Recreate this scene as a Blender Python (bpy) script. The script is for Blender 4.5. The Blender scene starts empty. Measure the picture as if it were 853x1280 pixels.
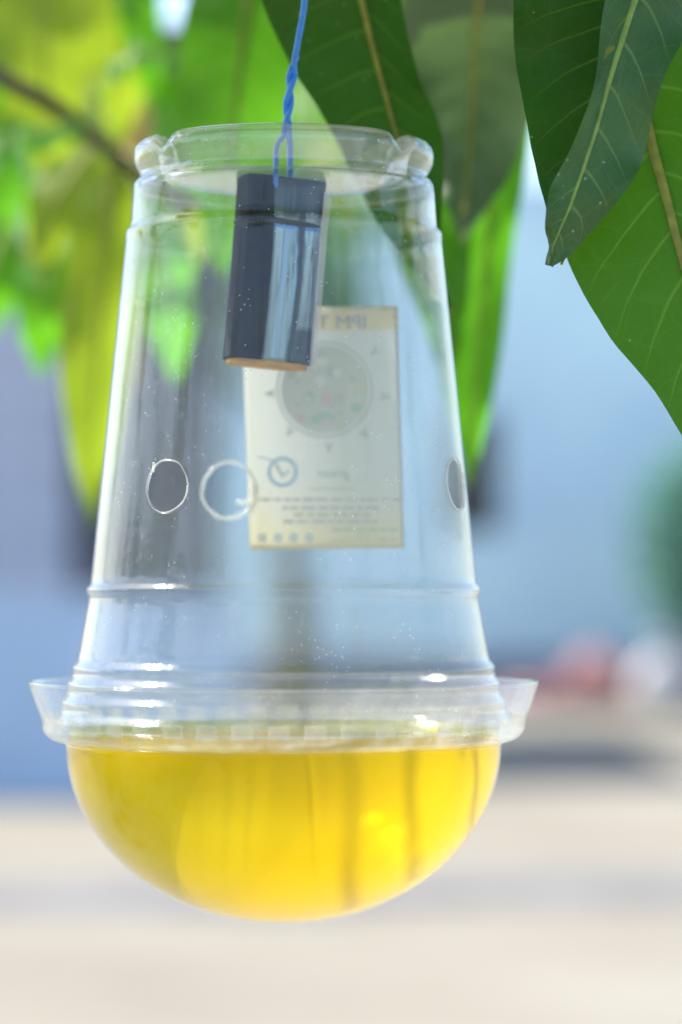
import bpy, math, random
from mathutils import Vector, Matrix, noise
random.seed(7)
R = math.radians
C = bpy.context.scene.collection
sc = bpy.context.scene

# ------------------------------------------------------------------ camera
EYE = 1.2            # camera height above the ground
D = 0.585            # camera to trap axis
FPX = 104.0/36.0*1280.0
CX, CYH = 426.5, 735.0
cam_d = bpy.data.cameras.new('camera')
cam = bpy.data.objects.new('camera', cam_d); C.objects.link(cam)
cam.location = (0, -D, EYE); cam.rotation_euler = (R(90), 0, 0)
cam_d.sensor_fit = 'VERTICAL'; cam_d.sensor_height = 36; cam_d.sensor_width = 24
cam_d.lens = 104; cam_d.shift_y = (CYH-640)/1280.0
cam_d.clip_start = 0.02; cam_d.clip_end = 3000
cam_d.dof.use_dof = True; cam_d.dof.focus_distance = D-0.026
cam_d.dof.aperture_fstop = 9.5; cam_d.dof.aperture_blades = 0
sc.camera = cam

# ------------------------------------------------------------------ sky, sun, exposure
SUN_EL, SUN_AZ = 50.0, -70.0          # azimuth clockwise from +Y
w = bpy.data.worlds.new('World'); sc.world = w; w.use_nodes = True
nt = w.node_tree; nt.nodes.clear()
sky = nt.nodes.new('ShaderNodeTexSky'); sky.sky_type = 'NISHITA'; sky.sun_disc = False
sky.sun_elevation = R(SUN_EL); sky.sun_rotation = R(SUN_AZ % 360)
sky.air_density = 1.0; sky.dust_density = 1.6; sky.ozone_density = 1.5
bg = nt.nodes.new('ShaderNodeBackground'); bg.inputs['Strength'].default_value = 0.15
wo = nt.nodes.new('ShaderNodeOutputWorld')
nt.links.new(sky.outputs[0], bg.inputs[0]); nt.links.new(bg.outputs[0], wo.inputs[0])
sd = bpy.data.lights.new('sun', 'SUN'); sd.energy = 4.6; sd.angle = R(0.5); sd.color = (1.0, 0.95, 0.86)
so = bpy.data.objects.new('sun', sd); C.objects.link(so)
sun_vec = Vector((math.sin(R(SUN_AZ))*math.cos(R(SUN_EL)), math.cos(R(SUN_AZ))*math.cos(R(SUN_EL)), math.sin(R(SUN_EL))))
so.rotation_euler = sun_vec.to_track_quat('Z', 'Y').to_euler(); so.location = sun_vec*30
sc.view_settings.view_transform = 'Standard'; sc.view_settings.look = 'None'
sc.view_settings.exposure = 1.2; sc.view_settings.gamma = 1.0
sc.view_settings.use_curve_mapping = False
sc.render.engine = 'CYCLES'
cy = sc.cycles
cy.max_bounces = 10; cy.transparent_max_bounces = 40; cy.transmission_bounces = 12
cy.volume_bounces = 4; cy.glossy_bounces = 5; cy.diffuse_bounces = 4
cy.caustics_reflective = False; cy.caustics_refractive = False
cy.use_denoising = True
cy.sample_clamp_indirect = 6.0

# ------------------------------------------------------------------ helpers
def P(px, py, Y=0.0):
    """a photo pixel at depth Y behind the trap axis -> world point"""
    d = Y+D
    return Vector(((px-CX)/FPX*d, Y, EYE-(py-CYH)/FPX*d))

def mesh(name, verts, faces, mat=None, parent=None, smooth=True, uvs=None, mats=None, fm=None):
    me = bpy.data.meshes.new(name)
    me.from_pydata([tuple(v) for v in verts], [], faces)
    for m in (mats or ([mat] if mat else [])): me.materials.append(m)
    if fm: me.polygons.foreach_set('material_index', fm)
    if smooth: me.polygons.foreach_set('use_smooth', [True]*len(me.polygons))
    if uvs:
        ul = me.uv_layers.new(name='UVMap')
        for lp in me.loops: ul.data[lp.index].uv = uvs[lp.vertex_index]
    me.update()
    o = bpy.data.objects.new(name, me); C.objects.link(o)
    if parent: o.parent = parent
    return o

def empty(name, loc=(0, 0, 0)):
    o = bpy.data.objects.new(name, None); C.objects.link(o)
    o.location = loc; o.empty_display_size = 0.02
    return o

def tag(o, label, cat, group=None):
    o['label'] = label; o['category'] = cat
    if group: o['group'] = group
    return o

def struct(o, label=None):
    o['kind'] = 'structure'
    if label: o['label'] = label
    return o

def frames(pts):
    """parallel-transport frames along a polyline"""
    n = len(pts); T = []
    for i in range(n):
        a = pts[max(i-1, 0)]; b = pts[min(i+1, n-1)]
        T.append((b-a).normalized())
    ref = Vector((0, 1, 0)) if abs(T[0].y) < .9 else Vector((1, 0, 0))
    N = (ref-T[0]*ref.dot(T[0])).normalized(); out = []
    for t in T:
        N = (N-t*N.dot(t)).normalized()
        out.append((t, N, t.cross(N)))
    return out

def tube_data(pts, rad, seg=10, cap=True):
    pts = [Vector(p) for p in pts]; fr = frames(pts); V = []; F = []
    for i, (p, (t, n, b)) in enumerate(zip(pts, fr)):
        r = rad[i] if hasattr(rad, '__len__') else rad
        for k in range(seg):
            a = 2*math.pi*k/seg
            V.append(p+n*math.cos(a)*r+b*math.sin(a)*r)
    for i in range(len(pts)-1):
        for k in range(seg):
            k2 = (k+1) % seg
            F.append((i*seg+k, i*seg+k2, (i+1)*seg+k2, (i+1)*seg+k))
    if cap:
        F.append(tuple(range(seg-1, -1, -1)))
        F.append(tuple((len(pts)-1)*seg+k for k in range(seg)))
    return V, F

def tube(name, pts, rad, mat, parent=None, seg=10):
    V, F = tube_data(pts, rad, seg)
    return mesh(name, V, F, mat, parent)

def cr(pts, n):
    """Catmull-Rom through pts (Vectors), n samples"""
    pts = [Vector(p) for p in pts]; m = len(pts); out = []
    for i in range(n):
        s = i/(n-1)*(m-1); k = min(int(s), m-2); f = s-k
        p1, p2 = pts[k], pts[k+1]
        p0 = pts[k-1] if k > 0 else p1*2-p2
        p3 = pts[k+2] if k+2 < m else p2*2-p1
        out.append(.5*((2*p1)+(p2-p0)*f+(2*p0-5*p1+4*p2-p3)*f*f+(3*p1-p0-3*p2+p3)*f**3))
    return out

def box_data(x0, x1, y0, y1, z0, z1):
    V = [(x, y, z) for z in (z0, z1) for y in (y0, y1) for x in (x0, x1)]
    F = [(0, 2, 3, 1), (4, 5, 7, 6), (0, 1, 5, 4), (1, 3, 7, 5), (3, 2, 6, 7), (2, 0, 4, 6)]
    return V, F

def box(name, x0, x1, y0, y1, z0, z1, mat, parent=None, bevel=0):
    V, F = box_data(x0, x1, y0, y1, z0, z1)
    o = mesh(name, V, F, mat, parent, smooth=False)
    if bevel:
        b = o.modifiers.new('bevel', 'BEVEL'); b.width = bevel; b.segments = 2
    return o

# ------------------------------------------------------------------ materials
def nm(name):
    m = bpy.data.materials.new(name); m.use_nodes = True
    m.node_tree.nodes.clear()
    return m, m.node_tree.nodes, m.node_tree.links

def out(m, surf=None, vol=None):
    o = m.node_tree.nodes.new('ShaderNodeOutputMaterial')
    if surf: m.node_tree.links.new(surf, o.inputs['Surface'])
    if vol: m.node_tree.links.new(vol, o.inputs['Volume'])

def val(nt_, v):
    n = nt_.nodes.new('ShaderNodeValue'); n.outputs[0].default_value = v
    return n.outputs[0]

def mth(m, op, a, b=None, c=None):
    n = m.node_tree.nodes.new('ShaderNodeMath'); n.operation = op
    for i, x in enumerate((a, b, c)):
        if x is None: continue
        if hasattr(x, 'is_linked'): m.node_tree.links.new(x, n.inputs[i])
        else: n.inputs[i].default_value = x
    return n.outputs[0]

def ramp(m, fac, stops):
    n = m.node_tree.nodes.new('ShaderNodeValToRGB')
    while len(n.color_ramp.elements) < len(stops): n.color_ramp.elements.new(.5)
    for e, (p, c) in zip(n.color_ramp.elements, stops):
        e.position = p; e.color = (*c, 1) if len(c) == 3 else c
    m.node_tree.links.new(fac, n.inputs[0])
    return n.outputs[0]

def mixc(m, fac, a, b, mode='MIX'):
    n = m.node_tree.nodes.new('ShaderNodeMix'); n.data_type = 'RGBA'; n.blend_type = mode
    for i, x in ((0, fac), (6, a), (7, b)):
        if hasattr(x, 'is_linked'): m.node_tree.links.new(x, n.inputs[i])
        elif i == 0: n.inputs[0].default_value = x
        else: n.inputs[i].default_value = (*x, 1)
    return n.outputs[2]

def noise_tex(m, scale, detail=4, rough=.55, coord='Object', vscale=None):
    nd = m.node_tree.nodes; lk = m.node_tree.links
    tc = nd.new('ShaderNodeTexCoord'); t = nd.new('ShaderNodeTexNoise')
    t.inputs['Scale'].default_value = scale; t.inputs['Detail'].default_value = detail
    t.inputs['Roughness'].default_value = rough
    src = tc.outputs[coord]
    if vscale:
        mp = nd.new('ShaderNodeMapping'); mp.inputs['Scale'].default_value = vscale
        lk.new(src, mp.inputs[0]); src = mp.outputs[0]
    lk.new(src, t.inputs['Vector'])
    return t.outputs['Fac']

def bump(m, h, strength, dist):
    b = m.node_tree.nodes.new('ShaderNodeBump')
    b.inputs['Strength'].default_value = strength; b.inputs['Distance'].default_value = dist
    m.node_tree.links.new(h, b.inputs['Height'])
    return b.outputs[0]

def principled(name, col, rough=.6, spec=.5, nscale=None, namp=.15, bumpd=0, detail=5, vscale=None, coat=0, metallic=0):
    m, nd, lk = nm(name)
    p = nd.new('ShaderNodeBsdfPrincipled')
    p.inputs['Roughness'].default_value = rough; p.inputs['Specular IOR Level'].default_value = spec
    p.inputs['Coat Weight'].default_value = coat; p.inputs['Metallic'].default_value = metallic
    if nscale:
        f = noise_tex(m, nscale, detail, vscale=vscale)
        lo = tuple(max(0, c*(1-namp*1.6)) for c in col); hi = tuple(min(1, c*(1+namp*1.6)) for c in col)
        lk.new(ramp(m, f, [(.25, lo), (.75, hi)]), p.inputs['Base Color'])
        if bumpd: lk.new(bump(m, f, .8, bumpd), p.inputs['Normal'])
    else: p.inputs['Base Color'].default_value = (*col, 1)
    out(m, p.outputs[0])
    return m

def clear_plastic(name, haze=.05, haze_col=(.9, .92, .93), rough=.03, streak=True, ior=1.5, tint=(.985, .99, .985)):
    """thin clear sheet: straight-through transmission, Fresnel gloss, a little milkiness and scuffs"""
    m, nd, lk = nm(name)
    tr = nd.new('ShaderNodeBsdfTransparent'); tr.inputs[0].default_value = (*tint, 1)
    gl = nd.new('ShaderNodeBsdfGlossy'); gl.inputs['Roughness'].default_value = rough
    gl.inputs['Color'].default_value = (1, 1, 1, 1)
    df = nd.new('ShaderNodeBsdfDiffuse'); df.inputs[0].default_value = (*haze_col, 1)
    tl = nd.new('ShaderNodeBsdfTranslucent'); tl.inputs[0].default_value = (*haze_col, 1)
    hz = nd.new('ShaderNodeMixShader'); hz.inputs[0].default_value = .5
    lk.new(df.outputs[0], hz.inputs[1]); lk.new(tl.outputs[0], hz.inputs[2])
    lw = nd.new('ShaderNodeLayerWeight'); lw.inputs['Blend'].default_value = .5
    f0 = ((ior-1)/(ior+1))**2                    # same from both sides: the sheet is thin
    fres = mth(m, 'ADD', mth(m, 'MULTIPLY', mth(m, 'POWER', lw.outputs['Facing'], 5.0), (1-f0)*.8), f0)
    h = None
    if streak:
        f1 = noise_tex(m, 1.0, 5, .6, vscale=(260, 260, 18))       # moulding flow lines run down the wall
        f2 = noise_tex(m, 420, 3, .6)
        h = mth(m, 'ADD', mth(m, 'MULTIPLY', f1, .8), mth(m, 'MULTIPLY', f2, .2))
        nb = bump(m, h, .55, .00022)
        lk.new(nb, gl.inputs['Normal'])
        # dust specks and scuffs
        vo = nd.new('ShaderNodeTexVoronoi'); tc = nd.new('ShaderNodeTexCoord')
        vo.inputs['Scale'].default_value = 700; lk.new(tc.outputs['Object'], vo.inputs['Vector'])
        speck = mth(m, 'MULTIPLY', mth(m, 'LESS_THAN', vo.outputs['Distance'], .13),
                    mth(m, 'GREATER_THAN', noise_tex(m, 190, 2, .5), .56))
        hfac = mth(m, 'ADD', mth(m, 'MULTIPLY', mth(m, 'POWER', f1, 2.0), haze*3.4), mth(m, 'MULTIPLY', speck, .35))
    else:
        hfac = val(m.node_tree, haze)
    m1 = nd.new('ShaderNodeMixShader'); lk.new(hfac, m1.inputs[0])
    lk.new(tr.outputs[0], m1.inputs[1]); lk.new(hz.outputs[0], m1.inputs[2])
    m2 = nd.new('ShaderNodeMixShader'); lk.new(fres, m2.inputs[0])
    lk.new(m1.outputs[0], m2.inputs[1]); lk.new(gl.outputs[0], m2.inputs[2])
    out(m, m2.outputs[0])
    return m

def leaf_mat(name, col, vein, transl, trans_fac=.4, rough=.42, nveins=11, spec=.5, gloss_tint=None):
    m, nd, lk = nm(name)
    uv = nd.new('ShaderNodeUVMap'); sp = nd.new('ShaderNodeSeparateXYZ'); lk.new(uv.outputs[0], sp.inputs[0])
    u = sp.outputs[0]; v = mth(m, 'SUBTRACT', mth(m, 'MULTIPLY', sp.outputs[1], 2), 1)
    av = mth(m, 'ABSOLUTE', v)
    side = mth(m, 'MULTIPLY', mth(m, 'GREATER_THAN', v, 0), .45)
    wob = mth(m, 'MULTIPLY', mth(m, 'SUBTRACT', noise_tex(m, 45, 2), .5), .5)
    ph = mth(m, 'ADD', mth(m, 'ADD', mth(m, 'MULTIPLY', mth(m, 'SUBTRACT', u, mth(m, 'MULTIPLY', mth(m, 'POWER', av, 1.35), .11)), nveins), side), wob)
    fr = mth(m, 'ABSOLUTE', mth(m, 'SUBTRACT', mth(m, 'FRACT', ph), .5))
    width = mth(m, 'SUBTRACT', .075, mth(m, 'MULTIPLY', av, .045))
    lat = mth(m, 'SUBTRACT', 1.0, mth(m, 'SMOOTHSTEP' if False else 'MINIMUM', mth(m, 'DIVIDE', fr, width), 1.0))
    lat = mth(m, 'MULTIPLY', lat, mth(m, 'SUBTRACT', 1.0, mth(m, 'POWER', av, 3)))
    tc = nd.new('ShaderNodeTexCoord'); vo = nd.new('ShaderNodeTexVoronoi'); vo.feature = 'DISTANCE_TO_EDGE'
    vo.inputs['Scale'].default_value = 480; lk.new(tc.outputs['Object'], vo.inputs['Vector'])
    ret = mth(m, 'SUBTRACT', 1.0, mth(m, 'MINIMUM', mth(m, 'DIVIDE', vo.outputs['Distance'], .10), 1.0))
    vo2 = nd.new('ShaderNodeTexVoronoi'); vo2.feature = 'DISTANCE_TO_EDGE'
    vo2.inputs['Scale'].default_value = 130; lk.new(tc.outputs['Object'], vo2.inputs['Vector'])
    ret2 = mth(m, 'SUBTRACT', 1.0, mth(m, 'MINIMUM', mth(m, 'DIVIDE', vo2.outputs['Distance'], .035), 1.0))
    ret = mth(m, 'ADD', mth(m, 'MULTIPLY', ret, .08), mth(m, 'MULTIPLY', ret2, .13))
    veins = mth(m, 'MINIMUM', mth(m, 'ADD', mth(m, 'MULTIPLY', lat, .85), ret), 1.0)
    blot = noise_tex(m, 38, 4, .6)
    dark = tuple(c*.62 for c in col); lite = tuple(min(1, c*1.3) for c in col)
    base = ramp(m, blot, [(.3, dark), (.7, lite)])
    # yellowed, browned spots
    spot = mth(m, 'GREATER_THAN', noise_tex(m, 120, 2, .5), .71)
    base = mixc(m, mth(m, 'MULTIPLY', spot, .8), base, (.30, .28, .03))
    vd = nd.new('ShaderNodeTexVoronoi'); vd.inputs['Scale'].default_value = 330; lk.new(tc.outputs['Object'], vd.inputs['Vector'])
    dust = mth(m, 'MULTIPLY', mth(m, 'LESS_THAN', vd.outputs['Distance'], .09), mth(m, 'GREATER_THAN', noise_tex(m, 60, 2, .5), .55))
    base = mixc(m, mth(m, 'MULTIPLY', dust, .7), base, (.42, .44, .38))
    film_ = mth(m, 'MULTIPLY', mth(m, 'MAXIMUM', mth(m, 'SUBTRACT', noise_tex(m, 22, 6, .7), .5), 0.0), 1.1)
    base = mixc(m, film_, base, tuple(c*.6+.10 for c in col))
    cold = mixc(m, mth(m, 'MULTIPLY', veins, .75), base, vein)
    colt = mixc(m, mth(m, 'MULTIPLY', veins, .55), transl, tuple(min(1, c*1.5+.02) for c in transl))
    colt = mixc(m, mth(m, 'MULTIPLY', mth(m, 'SUBTRACT', blot, .35), 1.3), colt, tuple(c*.6 for c in transl))
    p = nd.new('ShaderNodeBsdfPrincipled'); p.inputs['Roughness'].default_value = rough
    p.inputs['Specular IOR Level'].default_value = spec
    if gloss_tint: p.inputs['Specular Tint'].default_value = (*gloss_tint, 1)
    lk.new(cold, p.inputs['Base Color'])
    nb = bump(m, mth(m, 'ADD', veins, mth(m, 'MULTIPLY', blot, 1.2)), .55, .0004)
    lk.new(nb, p.inputs['Normal'])
    t = nd.new('ShaderNodeBsdfTranslucent'); lk.new(colt, t.inputs[0])
    mx = nd.new('ShaderNodeMixShader'); mx.inputs[0].default_value = trans_fac
    lk.new(p.outputs[0], mx.inputs[1]); lk.new(t.outputs[0], mx.inputs[2])
    out(m, mx.outputs[0])
    return m

M = {}
M['cup'] = clear_plastic('cup_plastic', haze=.007, rough=.07, ior=1.42)
M['lid'] = clear_plastic('lid_plastic', haze=.03, rough=.07)
M['dome'] = clear_plastic('dome_plastic', haze=.003, streak=False, ior=1.25, rough=.16)
M['bead'] = clear_plastic('foot_plastic', haze=.08, streak=True, rough=.07)
M['burr'] = clear_plastic('burr_plastic', haze=.30, streak=False, haze_col=(.86, .87, .84), rough=.2)
M['lug'] = clear_plastic('lug_plastic', haze=.10, streak=False, haze_col=(.92, .92, .88), rough=.1)
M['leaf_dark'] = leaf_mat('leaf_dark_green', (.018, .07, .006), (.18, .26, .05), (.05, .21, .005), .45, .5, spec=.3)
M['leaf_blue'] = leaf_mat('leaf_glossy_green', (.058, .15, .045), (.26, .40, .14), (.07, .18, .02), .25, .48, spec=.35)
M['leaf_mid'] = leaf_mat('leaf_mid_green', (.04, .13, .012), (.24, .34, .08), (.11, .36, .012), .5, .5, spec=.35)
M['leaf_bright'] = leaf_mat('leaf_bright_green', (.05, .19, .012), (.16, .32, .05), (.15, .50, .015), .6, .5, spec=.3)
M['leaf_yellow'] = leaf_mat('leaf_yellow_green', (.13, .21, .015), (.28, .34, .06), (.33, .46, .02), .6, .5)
M['leaf_grey'] = leaf_mat('leaf_grey_green', (.085, .14, .075), (.14, .2, .1), (.10, .2, .04), .25, .36, spec=.7)
M['midrib'] = principled('midrib', (.30, .30, .05), .5, .4, 300, .2)
M['midrib_green'] = principled('midrib_green', (.22, .33, .07), .5, .4, 300, .2)
M['bark'] = principled('bark', (.10, .075, .05), .9, .2, 60, .35, .002)
M['bark_green'] = principled('bark_green', (.13, .12, .05), .8, .2, 60, .3, .001)
M['wire'] = principled('blue_wire', (.05, .26, .80), .32, .5, 500, .12)
M['wood'] = principled('plywood', (.55, .34, .13), .7, .3, 160, .25, .0002, vscale=(1, 1, 8))
m, nd, lk = nm('dark_film')                 # shiny film; dull black bands painted in for dark reflections
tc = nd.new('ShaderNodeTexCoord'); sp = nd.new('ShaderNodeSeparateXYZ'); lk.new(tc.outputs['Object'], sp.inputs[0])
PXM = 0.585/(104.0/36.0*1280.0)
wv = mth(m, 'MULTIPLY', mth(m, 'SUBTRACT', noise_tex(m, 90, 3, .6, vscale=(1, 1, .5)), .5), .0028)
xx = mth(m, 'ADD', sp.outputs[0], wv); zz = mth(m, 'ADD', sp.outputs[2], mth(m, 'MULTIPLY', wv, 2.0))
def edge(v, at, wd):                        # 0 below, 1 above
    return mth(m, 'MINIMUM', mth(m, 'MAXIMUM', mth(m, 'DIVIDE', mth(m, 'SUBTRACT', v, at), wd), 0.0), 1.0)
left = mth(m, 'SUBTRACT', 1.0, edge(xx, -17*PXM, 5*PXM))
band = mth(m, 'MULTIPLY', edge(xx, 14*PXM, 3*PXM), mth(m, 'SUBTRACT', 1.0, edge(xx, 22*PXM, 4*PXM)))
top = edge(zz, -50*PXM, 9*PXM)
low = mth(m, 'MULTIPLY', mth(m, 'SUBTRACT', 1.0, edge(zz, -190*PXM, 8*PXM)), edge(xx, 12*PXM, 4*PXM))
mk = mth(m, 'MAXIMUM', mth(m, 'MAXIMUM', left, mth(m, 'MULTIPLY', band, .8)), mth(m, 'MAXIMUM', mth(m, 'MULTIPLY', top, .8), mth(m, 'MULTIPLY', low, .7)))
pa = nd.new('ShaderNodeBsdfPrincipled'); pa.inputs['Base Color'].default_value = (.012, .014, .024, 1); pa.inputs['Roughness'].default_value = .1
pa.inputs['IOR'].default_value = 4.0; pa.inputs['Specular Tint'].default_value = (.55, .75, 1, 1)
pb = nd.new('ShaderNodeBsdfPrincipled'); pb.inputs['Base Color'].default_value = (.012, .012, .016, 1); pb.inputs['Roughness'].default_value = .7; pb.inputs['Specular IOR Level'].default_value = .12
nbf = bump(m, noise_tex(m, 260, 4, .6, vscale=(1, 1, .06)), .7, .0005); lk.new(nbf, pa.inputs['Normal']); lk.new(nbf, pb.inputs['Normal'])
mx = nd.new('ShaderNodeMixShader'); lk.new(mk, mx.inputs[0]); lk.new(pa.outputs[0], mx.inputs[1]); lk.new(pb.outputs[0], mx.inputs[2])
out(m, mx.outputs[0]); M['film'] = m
M['film_clear'] = clear_plastic('film_clear', haze=.55, streak=False, haze_col=(.80, .74, .80), rough=.15)
M['thread'] = principled('thread', (.012, .008, .012), .7, .3, 2500, .3)
M['ground'] = None

# ------------------------------------------------------------------ ground and what stands far behind
m, nd, lk = nm('sandy_ground')
f1 = noise_tex(m, .35, 6, .6); f2 = noise_tex(m, 9, 5, .65)
c1 = ramp(m, f1, [(.36, (.19, .178, .148)), (.5, (.235, .222, .184)), (.62, (.275, .263, .222))])
c2 = mixc(m, mth(m, 'MULTIPLY', f2, .5), c1, (.22, .19, .155))
p = nd.new('ShaderNodeBsdfPrincipled'); p.inputs['Roughness'].default_value = .95; p.inputs['Specular IOR Level'].default_value = .1
lk.new(c2, p.inputs['Base Color']); lk.new(bump(m, f2, .7, .02), p.inputs['Normal'])
out(m, p.outputs[0]); M['ground'] = m
G = 600; N = 24
V = [(-G+2*G*i/N, -G+2*G*j/N, 0) for j in range(N+1) for i in range(N+1)]
F = [(j*(N+1)+i, j*(N+1)+i+1, (j+1)*(N+1)+i+1, (j+1)*(N+1)+i) for j in range(N) for i in range(N)]
struct(mesh('ground', V, F, M['ground'], smooth=False), 'pale sandy ground in sunlight')

def gY(py):            # ground depth that shows at this pixel row
    return EYE*FPX/(py-CYH)-D

M['ground_shade'] = principled('shade_strip_grey', (.17, .17, .175), .9, .2, 3, .2, .004)
# a raised grey strip standing in for the shadow band across the yard
Y0, Y1 = gY(1138), gY(1112)
V = []; F = []; n = 60
for i in range(n+1):
    x = -9+18*i/n; s = .10*x+.25*noise.noise((x*.5, 0, 3))
    e = .12*noise.noise((x*1.3, 5, 0))
    for (yy, z) in ((Y0+s+e, .004), (Y0+s+.08+e, .05), (Y1+s-.08-e, .055), (Y1+s-e, .004)): V.append((x, yy, z))
for i in range(n):
    for k in range(3): F.append((i*4+k, (i+1)*4+k, (i+1)*4+k+1, i*4+k+1))
struct(mesh('shade_strip', V, F, M['ground_shade']), 'narrow grey strip standing in for a shadow across the sandy yard')

M['wall_blue'] = principled('pale_blue_paint', (.61, .82, 1.0), .8, .3, .7, .12, .003)
M['wall_grey'] = principled('grey_block', (.50, .53, .62), .9, .2, 1.5, .14, .006)
M['wall_low'] = principled('blue_paint', (.40, .54, .73), .8, .3, 1.5, .12, .004)
M['dark'] = principled('dark_wood', (.035, .03, .045), .8, .2, 4, .2, .003)
M['glass'] = principled('window_pane', (.02, .025, .04), .08, .6)
M['roof'] = principled('roof_sheet', (.42, .45, .52), .6, .4, 2, .12, .01)
M['plinth'] = principled('plinth', (.30, .31, .36), .9, .2, 1, .3, .01)
M['white_paint'] = principled('white_paint', (.75, .76, .78), .7, .3, 3, .06)
M['brick'] = principled('red_brick', (.52, .30, .30), .9, .2, 6, .25, .004)
M['sack'] = principled('white_sack', (.45, .45, .47), .8, .2, 8, .12, .01)

def X(px, Y): return (px-CX)/FPX*(Y+D)
def Z(py, Y): return EYE-(py-CYH)/FPX*(Y+D)

# pale blue house
HY = gY(878)
house = empty('house', (0, HY, 0)); tag(house, 'pale blue painted house wall far behind the trap on the right', 'house')
hx0, hx1, hz = X(120, HY), X(1500, HY), Z(225, HY)
wx0, wx1, wz0, wz1 = X(556, HY), X(628, HY), Z(668, HY), Z(515, HY)
def rel(o, root):
    o.parent = root; o.matrix_parent_inverse = root.matrix_world.inverted() if False else Matrix.Translation(-root.location)
    return o
V = []; F = []
xs = [hx0, wx0, wx1, hx1]; zs = [0.0, wz0, wz1, hz]
for z in zs:
    for x in xs: V.append((x, HY, z))
for j in range(3):
    for i in range(3):
        if i == 1 and j == 1: continue
        F.append((j*4+i, j*4+i+1, (j+1)*4+i+1, (j+1)*4+i))
b = len(V)
V += [(hx0, HY+7, 0), (hx1, HY+7, 0), (hx1, HY+7, hz), (hx0, HY+7, hz)]
F += [(0, 12, b+3, b)] if False else []
F += [(b, b+1, b+2, b+3)]
V += [(hx0, HY, 0), (hx0, HY+7, 0), (hx0, HY+7, hz), (hx0, HY, hz), (hx1, HY, 0), (hx1, HY+7, 0), (hx1, HY+7, hz), (hx1, HY, hz)]
F += [(b+4, b+5, b+6, b+7), (b+8, b+11, b+10, b+9)]
# window reveals
V += [(wx0, HY+.2, wz0), (wx1, HY+.2, wz0), (wx1, HY+.2, wz1), (wx0, HY+.2, wz1)]
q = b+12; a0, a1, a2, a3 = 5, 6, 10, 9
F += [(a0, a1, q+1, q), (a1, a2, q+2, q+1), (a2, a3, q+3, q+2), (a3, a0, q, q+3)]
rel(mesh('wall', V, F, M['wall_blue'], smooth=False), house)
rel(box('plinth', hx0-.05, hx1+.05, HY-.06, HY-.003, 0.0, .5, M['plinth']), house)
win = rel(box('window', wx0+.02, wx1-.02, HY+.14, HY+.19, wz0+.02, wz1-.02, M['dark']), house)
for k in range(2):
    x0 = wx0+.06+k*(wx1-wx0-.06)/2; x1 = x0+(wx1-wx0-.06)/2-.06
    rel(box('pane', x0, x1, HY+.125, HY+.137, wz0+.08, wz1-.08, M['glass']), house).parent = win
V = [(hx0-.5, HY-.6, hz-.05), (hx1+.5, HY-.6, hz-.05), (hx1+.5, HY+3.5, hz+1.5), (hx0-.5, HY+3.5, hz+1.5), (hx1+.5, HY+7.5, hz-.05), (hx0-.5, HY+7.5, hz-.05)]
V += [(x, y, z-.08) for x, y, z in V]
F = [(0, 1, 2, 3), (3, 2, 4, 5), (6, 9, 8, 7), (9, 11, 10, 8), (0, 6, 7, 1), (5, 4, 10, 11), (0, 3, 9, 6), (3, 5, 11, 9), (1, 7, 8, 2), (2, 8, 10, 4)]

# grey block shed with a dark doorpost on the left
SY = gY(960)
shed = empty('shed', (0, SY, 0)); tag(shed, 'lilac grey block building at the far left edge', 'building')
sx0, sx1 = X(-900, SY), X(92, SY)
bh = .2; nrow = 22; L = .42
V0, F0 = box_data(-L/2+.006, L/2-.006, 0, .18, .006, bh-.006)
bm_mesh = None
rel(box('wall', sx0, sx1-.02, SY+.03, SY+5, 0, nrow*bh, M['wall_grey']), shed)
for r_ in range(nrow):
    k = 0
    x = sx1-L/2-(L/2 if r_ % 2 else 0)
    while x > X(-120, SY):
        if bm_mesh is None:
            o = mesh('block', V0, F0, M['wall_grey'], smooth=False); bm_mesh = o.data
        else:
            o = bpy.data.objects.new('block', bm_mesh); C.objects.link(o)
        o.location = (x, SY+random.uniform(-.004, .004), r_*bh)
        o.parent = shed; o.matrix_parent_inverse = Matrix.Translation(-shed.location)
        x -= L
M['door'] = principled('weathered_door', (.15, .155, .165), .85, .2, 5, .3, .004, vscale=(1, 1, .2))
rel(box('door_post', X(92, SY), X(104, SY), SY-.02, SY+.2, 0, Z(400, SY), M['dark']), shed)
for k in range(5):
    rel(box('plank', X(105+31*k, SY), X(134.5+31*k, SY), SY+.05+.012*(k % 2), SY+.11, 0, Z(402, SY), M['door'], bevel=.008), shed)
rel(box('door_post', X(261, SY), X(275, SY), SY-.02, SY+.2, 0, Z(400, SY), M['dark']), shed)
rel(box('lintel', X(90, SY), X(277, SY), SY-.03, SY+.21, Z(400, SY), nrow*bh-.003, M['dark']), shed)
rel(box('roof', sx0-.3, sx1+.5, SY-.5, SY+5.5, nrow*bh, nrow*bh+.1, M['roof']), shed)

# low blue wall in front of it
LY = gY(1002)
low = empty('low_wall', (0, LY, 0)); tag(low, 'low deep blue wall at lower left behind the trap', 'wall')
rel(box('wall', X(-900, LY), X(300, LY), LY, LY+.2, 0, Z(752, LY), M['wall_low'], bevel=.01), low)
rel(box('coping', X(-905, LY), X(303, LY), LY-.04, LY+.24, Z(752, LY), Z(742, LY), M['wall_low'], bevel=.01), low)

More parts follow.
